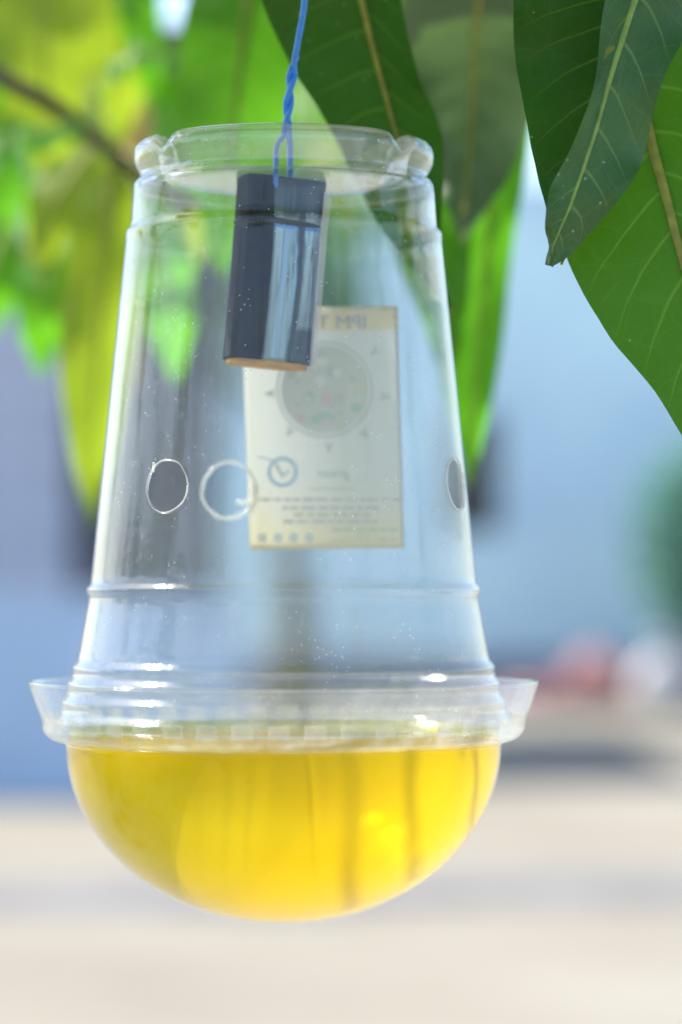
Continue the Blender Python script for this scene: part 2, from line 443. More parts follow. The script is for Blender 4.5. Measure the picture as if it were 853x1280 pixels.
# heap of bricks and a sack at the foot of the house
BY = HY-1.4
bricks = empty('brick_heap', (X(780, BY), BY, 0)); tag(bricks, 'heap of reddish bricks at the foot of the pale blue wall', 'bricks')
bV, bF = box_data(-.12, .12, -.055, .055, 0, .075); bme = None
for k in range(300):
    t = random.random(); px = min(880, max(600, random.gauss(765, 80)))
    h = max(0, (.42+.18*math.sin(px*.07))*math.exp(-((px-780)/120)**2))*random.random()
    if bme is None:
        o = mesh('brick', bV, bF, M['brick'], smooth=False); bme = o.data
    else:
        o = bpy.data.objects.new('brick', bme); C.objects.link(o)
    o.parent = bricks
    o.location = (X(px, BY)-bricks.location.x, random.uniform(-.5, .2), h)
    o.rotation_euler = (random.uniform(-.4, .4) if h > .1 else 0, random.uniform(-.3, .3) if h > .1 else 0, random.uniform(0, 3.1))
# sack: pillow-shaped lump with a tied neck
V = []; F = []; nu, nv = 20, 14
for j in range(nv+1):
    t = j/nv
    rr = .30*(math.sin(math.pi*min(t*1.08+.12, 1))**.6) if t < .82 else .30*(.28+.9*max(0, .86-t)+1.1*max(0, t-.88))
    for i in range(nu):
        a = 2*math.pi*i/nu
        q_ = rr*(1+.12*noise.noise((math.cos(a)*2, math.sin(a)*2, t*3)))
        V.append((q_*math.cos(a)*1.1, q_*.7*math.sin(a), t*.72))
for j in range(nv):
    for i in range(nu): F.append((j*nu+i, j*nu+(i+1) % nu, (j+1)*nu+(i+1) % nu, (j+1)*nu+i))
F.append(tuple(range(nu-1, -1, -1))); F.append(tuple(nv*nu+i for i in range(nu)))
s = mesh('sack', V, F, M['sack']); s.location = (X(832, BY-1.2), BY-1.2, 0)
tag(s, 'pale sack standing in front of the reddish brick heap', 'sack')

# shrub at the right edge in front of the house
M['shrub'] = leaf_mat('shrub_leaf', (.16, .36, .30), (.2, .4, .3), (.16, .4, .26), .35, .5)
def shrub(name, px, py0, py1, wpx, Yd, label, mat, n=900, seed=3):
    rnd = random.Random(seed)
    root = empty(name, (X(px, Yd), Yd, 0)); tag(root, label, 'shrub')
    h = Z(py0, Yd); base = max(0, Z(py1, Yd)); rw = wpx/FPX*(Yd+D)/2
    for k in range(5):
        a = rnd.uniform(0, 6.28); e = Vector((math.cos(a)*rw*.6, math.sin(a)*rw*.5, base+(h-base)*rnd.uniform(.5, .85)))
        tube('stem', cr([Vector((.04*math.cos(a), .04*math.sin(a), 0)), e*.5+Vector((0, 0, .15)), e], 8), [.035-.003*i for i in range(8)], M['bark'], root, 6)
    V = []; F = []; U = []
    for k in range(n):
        while True:
            d = Vector((rnd.uniform(-1, 1), rnd.uniform(-1, 1), rnd.uniform(-1, 1)))
            if .25 < d.length < 1: break
        d *= 1+.25*noise.noise(d*2.2)
        c = Vector((d.x*rw, d.y*rw*.8, (h+base)/2+d.z*(h-base)/2))
        ax = Vector((rnd.gauss(0, 1), rnd.gauss(0, 1), rnd.gauss(-.3, .8))).normalized()
        sd_ = ax.orthogonal().normalized(); sd_.rotate(Matrix.Rotation(rnd.uniform(0, 6.28), 3, ax))
        l = rnd.uniform(.10, .2); wl = l*.3; b = len(V)
        nrm = ax.cross(sd_)
        for (s_, t_, z_) in ((0, 0, 0), (.4, 1, .1), (1, 0, 0), (.4, -1, .1)):
            V.append(c+ax*l*s_+sd_*wl*t_+nrm*wl*z_); U.append((s_, .5+.5*t_))
        F.append((b, b+1, b+2, b+3))
    mesh('foliage', V, F, mat, root, uvs=U)['kind'] = 'stuff'
shrub('shrub', 862, 545, 800, 135, HY-1.6, 'blue green shrub at the right edge before the pale blue wall', M['shrub'], 1600)

# slim tree far behind the trap, its trunk showing through the cup
TY = HY-6
tree = empty('tree', (X(366, TY), TY, 0)); tag(tree, 'slim dark trunked tree far behind, seen through the clear cup', 'tree')
tp = [Vector((0, 0, 0)), Vector((.03, 0, .9)), Vector((-.04, .05, 1.9)), Vector((.05, 0, 3.0))]
tube('trunk', cr(tp, 14), [.17-.007*i for i in range(14)], M['bark_green'], tree, 10)
for k in range(6):
    a = k*1.05; st = tp[2]+(tp[3]-tp[2])*(k/6)
    tube('limb', cr([st, st+Vector((math.cos(a)*.4, math.sin(a)*.4, .4)), st+Vector((math.cos(a)*.9, math.sin(a)*.9, .9))], 7), [.06-.007*i for i in range(7)], M['bark_green'], tree, 6)
V = []; F = []; U = []; rnd = random.Random(11)
for k in range(2600):
    cl = k % 26; a = cl*2.4
    cc = Vector((math.cos(a)*(.3+.7*((cl*7) % 5)/5), math.sin(a)*(.3+.7*((cl*7) % 5)/5), 3.0+1.7*((cl*11) % 26)/26))
    d = Vector((rnd.gauss(0, 1), rnd.gauss(0, 1), rnd.gauss(0, 1)))*.17
    c = cc+d; ax = Vector((rnd.gauss(0, 1), rnd.gauss(0, 1), rnd.gauss(-.6, .7))).normalized()
    sd_ = ax.orthogonal().normalized(); sd_.rotate(Matrix.Rotation(rnd.uniform(0, 6.28), 3, ax))
    l = rnd.uniform(.12, .22); wl = l*.17; b = len(V); nrm = ax.cross(sd_)
    for (s_, t_, z_) in ((0, 0, 0), (.45, 1, .1), (1, 0, 0), (.45, -1, .1)):
        V.append(c+ax*l*s_+sd_*wl*t_+nrm*wl*z_); U.append((s_, .5+.5*t_))
    F.append((b, b+1, b+2, b+3))
mesh('crown', V, F, M['leaf_mid'], tree, uvs=U)['kind'] = 'stuff'

# ------------------------------------------------------------------ mango leaves
def leaf_mesh(name, mid, le, ri, mat, parent, fold=.12, ripple=.0015, rib=.0009, ribmat='midrib', seed=0, nu=44, nv=8, ribtop=1):
    """mid / le / ri: points along the midrib and the two edges (base to tip)"""
    mid = cr(mid, nu); le = cr(le, nu); ri = cr(ri, nu); V = []; F = []; U = []
    nrm = []
    for i in range(nu):
        t = (mid[min(i+1, nu-1)]-mid[max(i-1, 0)])
        acr = (ri[i]-le[i])
        n_ = t.cross(acr)
        nrm.append(n_.normalized() if n_.length > 1e-9 else (nrm[-1] if nrm else Vector((0, -1, 0))))
    for i in range(nu):
        u = i/(nu-1)
        for j in range(-nv, nv+1):
            s_ = abs(j)/nv; e = le[i] if j < 0 else ri[i]
            p_ = mid[i].lerp(e, s_); wd = (e-mid[i]).length
            ph = noise.noise((u*7+seed, (1 if j < 0 else -1)*2.0, seed))
            rp = ripple*(s_**2)*(math.sin(u*21+seed*1.7+(0 if j < 0 else 2))*.7+ph*1.3)
            lat = .00025*math.cos(2*math.pi*((u-.11*s_**1.35)*11+(0 if j < 0 else .45)))*min(1, s_*3)
            p_ = p_+nrm[i]*(fold*wd*(s_**1.4)+rp+lat)
            V.append(p_); U.append((u, .5+.5*j/nv))
    W = 2*nv+1
    for i in range(nu-1):
        for j in range(W-1): F.append((i*W+j, i*W+j+1, (i+1)*W+j+1, (i+1)*W+j))
    # origin at the leaf base
    o0 = mid[0].copy()
    ob = mesh(name, [v-o0 for v in V], F, mat, parent, uvs=U)
    ob.location = o0 - (parent.location if parent else Vector())
    if rib:
        rp_ = [mid[i]-o0+nrm[i]*rib*.25*ribtop for i in range(nu)]
        tube('midrib', rp_, [rib*(1-.8*i/(nu-1)) for i in range(nu)], M[ribmat], ob, 7)
    return ob

def leaf_px(mid, le, ri, Ys, mat, parent, **k):
    n_ = len(mid)
    def yy(i, n2): 
        s_ = i/(n2-1)*(len(Ys)-1); a = min(int(s_), len(Ys)-2); return Ys[a]+(Ys[a+1]-Ys[a])*(s_-a)
    f = lambda L_: [P(x, y, yy(i, len(L_))) for i, (x, y) in enumerate(L_)]
    return leaf_mesh('leaf', f(mid), f(le), f(ri), mat, parent, **k)

def leaf_gen(base, tip, width, facing, mat, parent, droop=.02, seed=0, nu=16, nv=3, rib=.0009, fold=.15, ripple=.002):
    """a mango leaf between two points; facing = rough upper-side normal"""
    ax = tip-base; l = ax.length; t = ax.normalized(); f = (facing-t*facing.dot(t)).normalized(); s_ = t.cross(f)
    mid = []; le = []; ri = []
    for i in range(9):
        u = i/8
        m_ = base+ax*u+f*droop*math.sin(math.pi*u)+s_*.06*l*math.sin(u*3+seed)*.4
        wd = width*.5*(max(0, math.sin(math.pi*(u**.82)))**.8)*(1-.12*u)+.0005
        mid.append(m_); le.append(m_-s_*wd); ri.append(m_+s_*wd)
    return leaf_mesh('leaf', mid, le, ri, mat, parent, fold=fold, ripple=ripple, rib=rib, seed=seed, nu=nu, nv=nv)

# --- the near branch above the trap, with the sharp leaves ---
near = empty('mango_branch', P(620, -260, .02)); tag(near, 'near mango branch with sharp dark leaves above and right of the trap', 'branch')
nb0 = near.location
tw = cr([P(1250, -330, .10), P(900, -300, .06), P(640, -265, .02), P(395, -232, 0), P(150, -250, .02), P(-80, -300, .05)], 40)
tube('twig', [q_-nb0 for q_ in tw], [.0065-.0001*i for i in range(40)], M['bark_green'], near, 10)
def petiole(a, b, r0=.0016, mat='midrib_green'):
    mdl = (a+b)/2+Vector((0, 0, .008))
    tube('petiole', [q_-nb0 for q_ in cr([a, mdl, b], 8)], [r0*1.25, r0*1.1, r0, r0, r0, r0, r0*1.05, r0*1.15], M[mat], near, 8)

def attach(base, twigs, parent, r_=.0009):
    q_ = min((p_ for t_ in twigs for p_ in t_), key=lambda p_: (p_-base).length)
    o_ = parent.location; md = (base+q_)/2+Vector((0, 0, .15*(base-q_).length))
    tube('petiole', [v-o_ for v in cr([q_, md, base], 6)], [r_*1.5, r_*1.2, r_, r_, r_, r_], M['midrib_green'], parent, 5)

# leaf behind the wire
petiole(P(470, -245, .01), P(430, -150, .03))
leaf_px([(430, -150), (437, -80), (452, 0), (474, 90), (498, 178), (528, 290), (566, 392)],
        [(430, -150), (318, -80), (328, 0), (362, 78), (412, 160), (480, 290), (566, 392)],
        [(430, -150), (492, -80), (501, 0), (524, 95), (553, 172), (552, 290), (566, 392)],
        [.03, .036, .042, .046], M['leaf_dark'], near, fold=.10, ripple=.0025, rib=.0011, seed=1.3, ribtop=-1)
# left of the right-hand pair
petiole(P(690, -270, .02), P(735, -130, -.01))
leaf_px([(735, -130), (752, -60), (766, 2), (782, 60), (775, 140), (742, 240), (702, 330)],
        [(735, -130), (650, -60), (641, 0), (645, 75), (660, 172), (679, 246), (702, 330)],
        [(735, -130), (838, -60), (850, 0), (822, 75), (786, 165), (738, 258), (702, 330)],
        [-.01, -.016, -.016, -.022], M['leaf_dark'], near, fold=.08, ripple=.002, rib=.0013, seed=4.1, ribtop=-1)
# front leaf, glossy upper side
petiole(P(850, -290, .03), P(826, -110, -.03))
leaf_px([(826, -110), (810, -55), (794, 0), (765, 92), (742, 172), (716, 250), (694, 302), (686, 332)],
        [(826, -110), (778, -62), (757, 0), (744, 100), (718, 176), (688, 236), (681, 292), (683, 333)],
        [(826, -110), (880, -45), (872, 10), (826, 108), (808, 192), (772, 252), (716, 316), (689, 331)],
        [-.03, -.036, -.040, -.036], M['leaf_blue'], near, fold=-.22, ripple=.004, rib=.0008, ribmat='midrib_green', seed=2.2, ribtop=-1)
# the big one at right
petiole(P(960, -300, .05), P(778, -40, .0))
leaf_px([(778, -40), (790, 70), (812, 168), (834, 250), (853, 325), (885, 440), (905, 560), (915, 650)],
        [(778, -40), (722, 70), (702, 200), (708, 326), (752, 412), (806, 478), (858, 555), (915, 650)],
        [(778, -40), (885, 30), (925, 140), (945, 250), (965, 340), (968, 450), (950, 560), (915, 650)],
        [.0, -.006, -.014, -.02, -.022], M['leaf_mid'], near, fold=.12, ripple=.003, rib=.0016, seed=6.4, ribtop=-1)
# soft grey-green leaf hanging in front, between
petiole(P(600, -262, .0), P(612, -140, .12))
leaf_px([(612, -140), (606, -60), (596, 20), (592, 110), (586, 200), (576, 305)],
        [(612, -140), (520, -60), (500, 20), (506, 110), (535, 205), (576, 305)],
        [(612, -140), (668, -60), (678, 20), (672, 110), (640, 215), (576, 305)],
        [.12, .15, .16, .15], M['leaf_grey'], near, fold=.15, ripple=.003, rib=.001, seed=7.7)
# bright leaf behind the cup on the right
petiole(P(560, -258, .02), P(622, -60, .2))
leaf_px([(622, -60), (625, 60), (618, 200), (606, 340), (595, 470), (588, 610)],
        [(622, -60), (560, 60), (545, 190), (540, 330), (552, 480), (588, 610)],
        [(622, -60), (672, 60), (662, 180), (640, 320), (622, 470), (588, 610)],
        [.2, .22, .22, .21], M['leaf_bright'], near, fold=.1, ripple=.003, rib=.001, seed=8.8)
leaf_px([(500, -60), (512, 60), (530, 180), (545, 290), (556, 400), (560, 480)],
        [(500, -60), (450, 60), (455, 180), (490, 300), (525, 400), (560, 480)],
        [(500, -60), (560, 60), (582, 180), (590, 290), (582, 400), (560, 480)],
        [.19, .20, .20, .19], M['leaf_mid'], near, fold=.1, ripple=.003, rib=.001, seed=9.8)
# more leaves of the same branch above the frame; they shade the sharp ones
rnd = random.Random(5)
for k in range(30):
    bx = rnd.uniform(230, 1150); by = rnd.uniform(-420, -230); Yb = rnd.uniform(-.06, .16)
    b_ = P(bx, by, Yb); a = rnd.uniform(0, 6.28); l = rnd.uniform(.13, .2)
    dv = Vector((math.cos(a)*.8, math.sin(a)*.8, rnd.uniform(-.1, .25))).normalized()
    t_ = b_+dv*l
    leaf_gen(b_, t_, rnd.uniform(.04, .058), Vector((rnd.gauss(0, .25), rnd.gauss(0, .25), 1)), M['leaf_dark' if k % 2 else 'leaf_mid'], near, seed=k*.7)
    attach(b_, [tw], near)

for k, (y, Yb) in enumerate(((-470, .04), (-600, .09), (-730, .05), (-520, .15), (-640, .02))):  # leaves added out of view, turned sunward to shade the dark leaf
    leaf_gen(P(-460+40*(k % 3), y-30, Yb), P(760+30*k, y+20, Yb+.02), .06, sun_vec, M['leaf_dark'], near, droop=.006, seed=k*1.9)
    attach(P(-460+40*(k % 3), y-30, Yb), [tw], near, .0014)
# --- sunlit branch behind on the left ---
far = empty('mango_branch', P(100, 160, .35)); tag(far, 'blurred sunlit yellow green mango branch in the upper left background', 'branch')
fb0 = far.location
def ftube(nm_, pts, r0, r1, mat):
    pts = cr(pts, 20); tube(nm_, [q_-fb0 for q_ in pts], [r0+(r1-r0)*i/19 for i in range(20)], mat, far, 8)
ftube('twig', [P(-220, -70, .34), P(-30, 78, .35), P(60, 128, .35), P(112, 168, .36), P(172, 215, .36), P(240, 260, .38)], .0032, .0022, M['bark'])
ftube('twig', [P(-200, 130, .52), P(0, 292, .52), P(60, 350, .5), P(120, 432, .5), P(150, 470, .5)], .0036, .0025, M['bark'])
ftube('twig', [P(175, -200, .6), P(172, 100, .6), P(162, 300, .62), P(155, 480, .64)], .006, .005, M['wood'])
def fl(x0, y0, x1, y1, wpx, Yd, mat, face=(0, -1, .25), seed=0, dY=0.0):
    b_ = P(x0, y0, Yd); t_ = P(x1, y1, Yd+dY)
    leaf_gen(b_, t_, wpx/FPX*(Yd+D)*1.12, Vector(face), M[mat], far, droop=.012, seed=seed, nu=20, nv=4)
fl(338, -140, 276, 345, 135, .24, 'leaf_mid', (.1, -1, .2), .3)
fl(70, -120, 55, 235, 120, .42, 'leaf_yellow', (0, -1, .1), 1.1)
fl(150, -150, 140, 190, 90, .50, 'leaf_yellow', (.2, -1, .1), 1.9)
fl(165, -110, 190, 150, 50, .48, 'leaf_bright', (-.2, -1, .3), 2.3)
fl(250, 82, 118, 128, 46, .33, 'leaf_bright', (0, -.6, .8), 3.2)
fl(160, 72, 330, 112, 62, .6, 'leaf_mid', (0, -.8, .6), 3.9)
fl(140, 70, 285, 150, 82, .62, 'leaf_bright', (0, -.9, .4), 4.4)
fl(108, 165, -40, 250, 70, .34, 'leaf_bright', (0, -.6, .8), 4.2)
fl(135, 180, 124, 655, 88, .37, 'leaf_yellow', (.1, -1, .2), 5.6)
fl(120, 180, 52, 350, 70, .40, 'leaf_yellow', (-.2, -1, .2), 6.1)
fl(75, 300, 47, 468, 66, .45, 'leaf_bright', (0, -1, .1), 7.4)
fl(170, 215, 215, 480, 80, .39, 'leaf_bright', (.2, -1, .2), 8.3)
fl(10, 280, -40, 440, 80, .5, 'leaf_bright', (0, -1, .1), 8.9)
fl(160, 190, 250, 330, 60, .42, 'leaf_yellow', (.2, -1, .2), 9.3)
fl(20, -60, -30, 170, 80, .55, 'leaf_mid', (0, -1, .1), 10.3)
rnd = random.Random(21)
back_tw = [cr([P(-500, -420+70*q_, .8+.17*q_), P(-100, -210+50*q_, .82+.17*q_), P(180, -150+60*q_, .85+.16*q_), P(520, -60+40*q_, .9+.15*q_)], 24) for q_ in range(5)]
for t_ in back_tw: tube('twig', [v-fb0 for v in t_], [.006-.00015*i for i in range(24)], M['bark'], far, 7)
k = 0
while k < 70:
    px = rnd.uniform(-120, 420); py = rnd.uniform(-160, 210)
    Yd = rnd.uniform(.75, 1.5); ln = rnd.uniform(120, 240); an = rnd.gauss(1.57, .5)
    ex, ey = px+math.cos(an)*ln, py+math.sin(an)*ln
    # leave the gap of open sky
    dmin = min(math.hypot(px+(ex-px)*t-238, py+(ey-py)*t-8) for t in (0, .2, .4, .6, .8, 1))
    if dmin < 88 or (py+ln > 420): continue
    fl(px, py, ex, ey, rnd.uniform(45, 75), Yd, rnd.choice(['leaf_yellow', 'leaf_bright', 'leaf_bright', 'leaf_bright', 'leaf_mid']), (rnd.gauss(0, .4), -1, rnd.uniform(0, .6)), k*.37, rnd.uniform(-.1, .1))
    attach(P(px, py, Yd), back_tw, far)
    k += 1

# unseen stalks added towards the sun, shaped to streak the dome with shade
def on_dome(px, py):
    r = 271.5*math.sqrt(max(0, 1-((py-928)/225)**2))*D/FPX; x = (px-355)*D/FPX
    return P(355, py, 0)+Vector((x, -math.sqrt(max(0, r*r-x*x)), 0))
for (tx, y0, y1, r_, t) in ((512, 915, 1095, .0019, .36), (590, 915, 1040, .0016, .30), (440, 930, 1130, .0014, .42)):
    ftube('petiole', [on_dome(tx+2.5*math.sin(k*1.1+tx), y0+(y1-y0)*k/5)+sun_vec*(t+.01*k) for k in range(6)], r_*.6, r_, M['midrib_green'])
# dense side shoots added unseen left of the frame, to darken reflections
rnd = random.Random(33)
side_tw = [cr([Vector((-1.5, -.3+.25*q_, EYE+.32)), Vector((-1.1, -.35+.25*q_, EYE+.10-.12*q_)), Vector((-.7, -.3+.2*q_, EYE+.02-.1*q_)), Vector((-.42, -.2+.15*q_, EYE-.12))], 16) for q_ in range(3)]
for t_ in side_tw: tube('twig', [v-fb0 for v in t_], [.008-.0003*i for i in range(16)], M['bark'], far, 7)
for k in range(90):
    b_ = Vector((rnd.uniform(-1.3, -.38), rnd.uniform(-.55, .35), EYE+rnd.uniform(-.35, .22)))
    a = rnd.uniform(0, 6.28)
    t_ = b_+Vector((math.cos(a)*.6, math.sin(a)*.6, rnd.uniform(-1.0, -.2))).normalized()*rnd.uniform(.14, .22)
    leaf_gen(b_, t_, rnd.uniform(.045, .065), Vector((1, rnd.gauss(0, .5), .6)), M['leaf_dark' if k % 3 else 'leaf_mid'], far, seed=k*.9, nu=10, nv=2, rib=0)
    attach(b_, side_tw, far)
ftube('twig', [P(-220, -70, .34), Vector((-.6, .2, EYE+.25)), Vector((-1.0, -.1, EYE+.2)), Vector((-1.5, -.3, EYE+.3))], .0032, .009, M['bark'])

rnd = random.Random(44)  # unseen foliage added behind the camera for dark reflections in cup and film
rear_l = [cr([Vector((-1.7, -.8-.5*q_, EYE+.7)), Vector((-1.2, -.9-.5*q_, EYE+.3)), Vector((-.8, -.9-.5*q_, EYE+.1)), Vector((-.4, -.85-.5*q_, EYE-.1))], 16) for q_ in range(3)]
rear_r = [cr([Vector((1.8, -.6-.6*q_, EYE+.9)), Vector((1.2, -.7-.6*q_, EYE+.5)), Vector((.7, -.6-.6*q_, EYE+.15))], 16) for q_ in range(3)]
for t_ in rear_l: tube('twig', [v-fb0 for v in t_], [.009-.0003*i for i in range(16)], M['bark'], far, 7)
for t_ in rear_r: tube('twig', [v-nb0 for v in t_], [.009-.0003*i for i in range(16)], M['bark'], near, 7)
for k in range(150):
    side = k % 5 == 0
    b_ = Vector((rnd.uniform(.55, 1.5), rnd.uniform(-2.2, -.5), EYE+rnd.uniform(-.3, .9))) if side else Vector((rnd.uniform(-1.5, -.33), rnd.uniform(-2.4, -.7), EYE+rnd.uniform(-.4, .75)))
    a = rnd.uniform(0, 6.28)
    t_ = b_+Vector((math.cos(a)*.6, math.sin(a)*.6, rnd.uniform(-1.0, -.2))).normalized()*rnd.uniform(.16, .24)
    leaf_gen(b_, t_, rnd.uniform(.055, .075), Vector((rnd.gauss(0, .4), 1, .5)), M['leaf_dark'], near if side else far, seed=k*.9, nu=8, nv=2, rib=0)
    attach(b_, rear_r if side else rear_l, near if side else far)

# ------------------------------------------------------------------ the trap
MM = D/FPX                                  # one photo pixel at the trap
AX = (355-CX)*MM
trap = empty('fly_trap', (AX, 0, EYE-(1153-CYH)*MM)); tag(trap, 'clear plastic cup fly trap with domed lid, hanging upside down', 'trap')
TZ = trap.location.z
def zt(py): return (EYE-(py-CYH)*MM)-TZ

def dense(prof, step=9.0):
    o_ = [prof[0]]
    for (r0, y0), (r1, y1) in zip(prof, prof[1:]):
        d_ = math.hypot(r1-r0, y1-y0); n_ = max(1, int(round(d_/step)))
        for i in range(1, n_+1): o_.append((r0+(r1-r0)*i/n_, y0+(y1-y0)*i/n_))
    return o_

def sheet(name, prof, thick, mat, parent, nseg=160, mod=None, holes=(), mat2=None, rows2=(0, 0)):
    """thin-walled turned part; prof in photo pixels (radius, row); holes: (theta, row, radius_px, aspect)"""
    n_ = len(prof); offs = []
    for i in range(n_):
        a = prof[max(i-1, 0)]; b = prof[min(i+1, n_-1)]
        t = Vector((b[0]-a[0], b[1]-a[1])).normalized()
        offs.append((-t.y, t.x))                        # inward side
    def pt(th, fi, layer):
        k = min(int(fi), n_-2); f = fi-k
        r = prof[k][0]*(1-f)+prof[k+1][0]*f; y = prof[k][1]*(1-f)+prof[k+1][1]*f
        ox = offs[k][0]*(1-f)+offs[k+1][0]*f; oy = offs[k][1]*(1-f)+offs[k+1][1]*f
        if layer: r += ox*thick; y += oy*thick
        if mod: r, y = mod(th, r, y)
        r = max(r, 0)
        # theta 0 faces the camera, positive to the photo's left
        return (-math.sin(th)*r*MM, -math.cos(th)*r*MM, zt(y))
    V = []; F = []
    hb = []
    for (th, row, rad, asp) in holes:
        j0 = min(range(n_), key=lambda j: abs(prof[j][1]-row) if prof[j][0] > 190 else 1e9)
        fi = j0 + (row-prof[j0][1])/max(1e-6, (prof[j0+1][1]-prof[j0][1]))
        dth = 2*math.pi/nseg; ic = th/dth; hw = 6
        i0 = int(round(ic))-hw; jj0 = int(round(fi))-hw
        hb.append((i0, i0+2*hw, jj0, jj0+2*hw, ic, fi, rad, asp))
    for layer in (0, 1):
        base = len(V)
        for j in range(n_):
            for i in range(nseg): V.append(pt(2*math.pi*i/nseg, j, layer))
        def idx(i, j): return base+j*nseg+(i % nseg)
        for j in range(n_-1):
            for i in range(nseg):
                skip = False
                for (i0, i1, j0, j1, *_r) in hb:
                    if j0 <= j < j1 and ((i-i0) % nseg) < (i1-i0): skip = True
                if skip: continue
                q_ = (idx(i, j), idx(i+1, j), idx(i+1, j+1), idx(i, j+1))
                F.append(q_ if layer == 0 else q_[::-1])
        for hi, hb_ in enumerate(list(hb)):
            i0, i1, j0, j1, ic, fi, rad, asp = hb_[:8]
            bd = [(i, j0) for i in range(i0, i1)]+[(i1, j) for j in range(j0, j1)]+[(i, j1) for i in range(i1, i0, -1)]+[(i0, j) for j in range(j1, j0, -1)]
            rr = prof[int(fi)][0]; di = rad/(rr*2*math.pi/nseg); dj = rad*asp/(prof[int(fi)+1][1]-prof[int(fi)][1])
            prev = [idx(i, j) for i, j in bd]; K = 5
            for q2 in range(1, K+1):
                f = (q2/K)**.7; cur = []
                for (i, j) in bd:
                    a = math.atan2((j-fi)/asp, i-ic)
                    ci = ic+math.cos(a)*di; cj = fi+math.sin(a)*dj
                    if q2 == K: wob = 1+.02*math.sin(5*a+hi)
                    else: wob = 1
                    ii = i+(ic+math.cos(a)*di*wob-i)*f; j_ = j+(fi+math.sin(a)*dj*wob-j)*f
                    V.append(pt(2*math.pi*ii/nseg, j_, layer)); cur.append(len(V)-1)
                nB = len(bd)
                for k in range(nB):
                    q_ = (prev[k], prev[(k+1) % nB], cur[(k+1) % nB], cur[k])
                    F.append(q_ if layer == 0 else q_[::-1])
                prev = cur
            if layer == 0: hb[hi] = hb[hi]+(prev,)
            else:
                o_ = hb[hi][8]; nB = len(o_)
                for k in range(nB): F.append((o_[k], o_[(k+1) % nB], prev[(k+1) % nB], prev[k]))
    b2 = n_*nseg
    b2 = [k for k in range(len(V))]
    # close the free edges (first and last profile point when off the axis)
    lay1 = None
    tot0 = n_*nseg
    # start index of layer 1
    extra = sum(4*12*5 for _ in holes)
    L1 = tot0+extra
    for j, fl_ in ((0, False), (n_-1, True)):
        if prof[j][0] < 1: continue
        for i in range(nseg):
            i2 = (i+1) % nseg
            q_ = (j*nseg+i, L1+j*nseg+i, L1+j*nseg+i2, j*nseg+i2)
            F.append(q_ if not fl_ else q_[::-1])
    if not mat2: return mesh(name, V, F, mat, parent)
    zl, zh = zt(rows2[1]), zt(rows2[0])
    fm = [1 if (zl < sum(V[k][2] for k in f)/len(f) < zh and math.hypot(V[f[0]][0], V[f[0]][1]) > 148*MM) else 0 for f in F]
    return mesh(name, V, F, parent=parent, mats=[mat, mat2], fm=fm)

wall = [(198+(241-198)*i/48, 306+(728-306)*i/48) for i in range(49)]
cup_prof = ([(0, 231), (40, 231), (80, 230.5), (120, 229), (146, 226), (151, 220)] + [(153, 206), (156, 193), (161, 186), (168, 182), (176, 181), (182, 183.5), (186, 189), (187.5, 197), (186.5, 206), (183, 214), (180, 219), (179.5, 223), (181.5, 226.5), (185, 229.5), (187.5, 234)] +
            [(188.5, 245), (189.5, 258), (190.2, 270), (190.8, 279), (191.4, 284), (192.4, 286.4), (197, 292.4), (198, 295), (198, 299)] + wall +
            [(241.6, 729.6), (245.4, 734.6), (246.2, 736.5), (246, 739.5), (244.8, 742), (243.7, 744), (243.7, 748)] +
            [(243.5+(257-243.5)*i/8, 748+(822-748)*i/8) for i in range(1, 9)] +
            [(257.8, 824), (263.4, 831), (264.2, 833.5), (264, 838), (264, 842), (264.8, 844.5), (269.8, 850.8), (270.6, 853.5), (270.4, 858), (270.4, 863), (271.2, 866), (277.2, 873.5), (278, 876.5), (277.8, 882), (277.9, 886), (278.8, 888.5), (285.2, 896.5), (286.6, 900), (286, 908)])
_p = [cup_prof[0]]
for a_, b_ in zip(cup_prof, cup_prof[1:]):          # finer rows on the sloping ledges
    if b_[1]-a_[1] > 3.5 and .55 < (b_[0]-a_[0])/(b_[1]-a_[1]) < 1.3:
        for t in (.12, .35, .65, .88): _p.append((a_[0]+(b_[0]-a_[0])*t, a_[1]+(b_[1]-a_[1])*t))
    _p.append(b_)
cup_prof = _p
NOTCH = [R(52), R(-52), R(128), R(-128), R(180)]
def cup_mod(th, r, y):
    # vent notches in the foot bead
    if y < 222 and r > 148:
        for a in NOTCH:
            d_ = (th-a+math.pi) % (2*math.pi)-math.pi
            g = math.exp(-(d_/.075)**2)
            y = y+(222-y)*.42*g
            r = r+(176-r)*.18*g
    return r, y
cup = sheet('cup', cup_prof, 2.2, M['cup'], trap, 160, cup_mod,
            holes=[(R(36.5), 614, 31, 1.0), (R(160), 606, 36, 1.0), (R(-69), 608, 31, 1.0)], mat2=M['bead'], rows2=(170, 224))

# burrs round the three drilled holes
def on_cup(th, py, dr=0.0):
    for (r0, y0), (r1, y1) in zip(cup_prof, cup_prof[1:]):
        if y0 <= py <= y1 and r0 > 190:
            r = r0+(r1-r0)*(py-y0)/(y1-y0); break
    r += dr
    return Vector((-math.sin(th)*r*MM, -math.cos(th)*r*MM, zt(py)))
def burr(th, py, rad, thick, dr, jag, name='hole_rim'):
    pts = []; rr = []
    n_ = 56; r_c = 229
    for i in range(n_+1):
        a = 2*math.pi*i/n_
        k = rad*(1+jag*noise.noise((math.cos(a)*2.2, math.sin(a)*2.2, th)))
        pts.append(on_cup(th-math.cos(a)*k/r_c, py+math.sin(a)*k, dr))
        rr.append(thick*MM*(1+.6*noise.noise((math.cos(a)*3, math.sin(a)*3, th+4))))
    return tube(name, pts, rr, M['burr'], cup, 6)
burr(R(36.5), 614, 31.5, 1.0, .3, .04)
burr(R(-69), 608, 31.5, 1.0, .3, .04)
burr(R(160), 606, 37, 2.5, -2.0, .05)
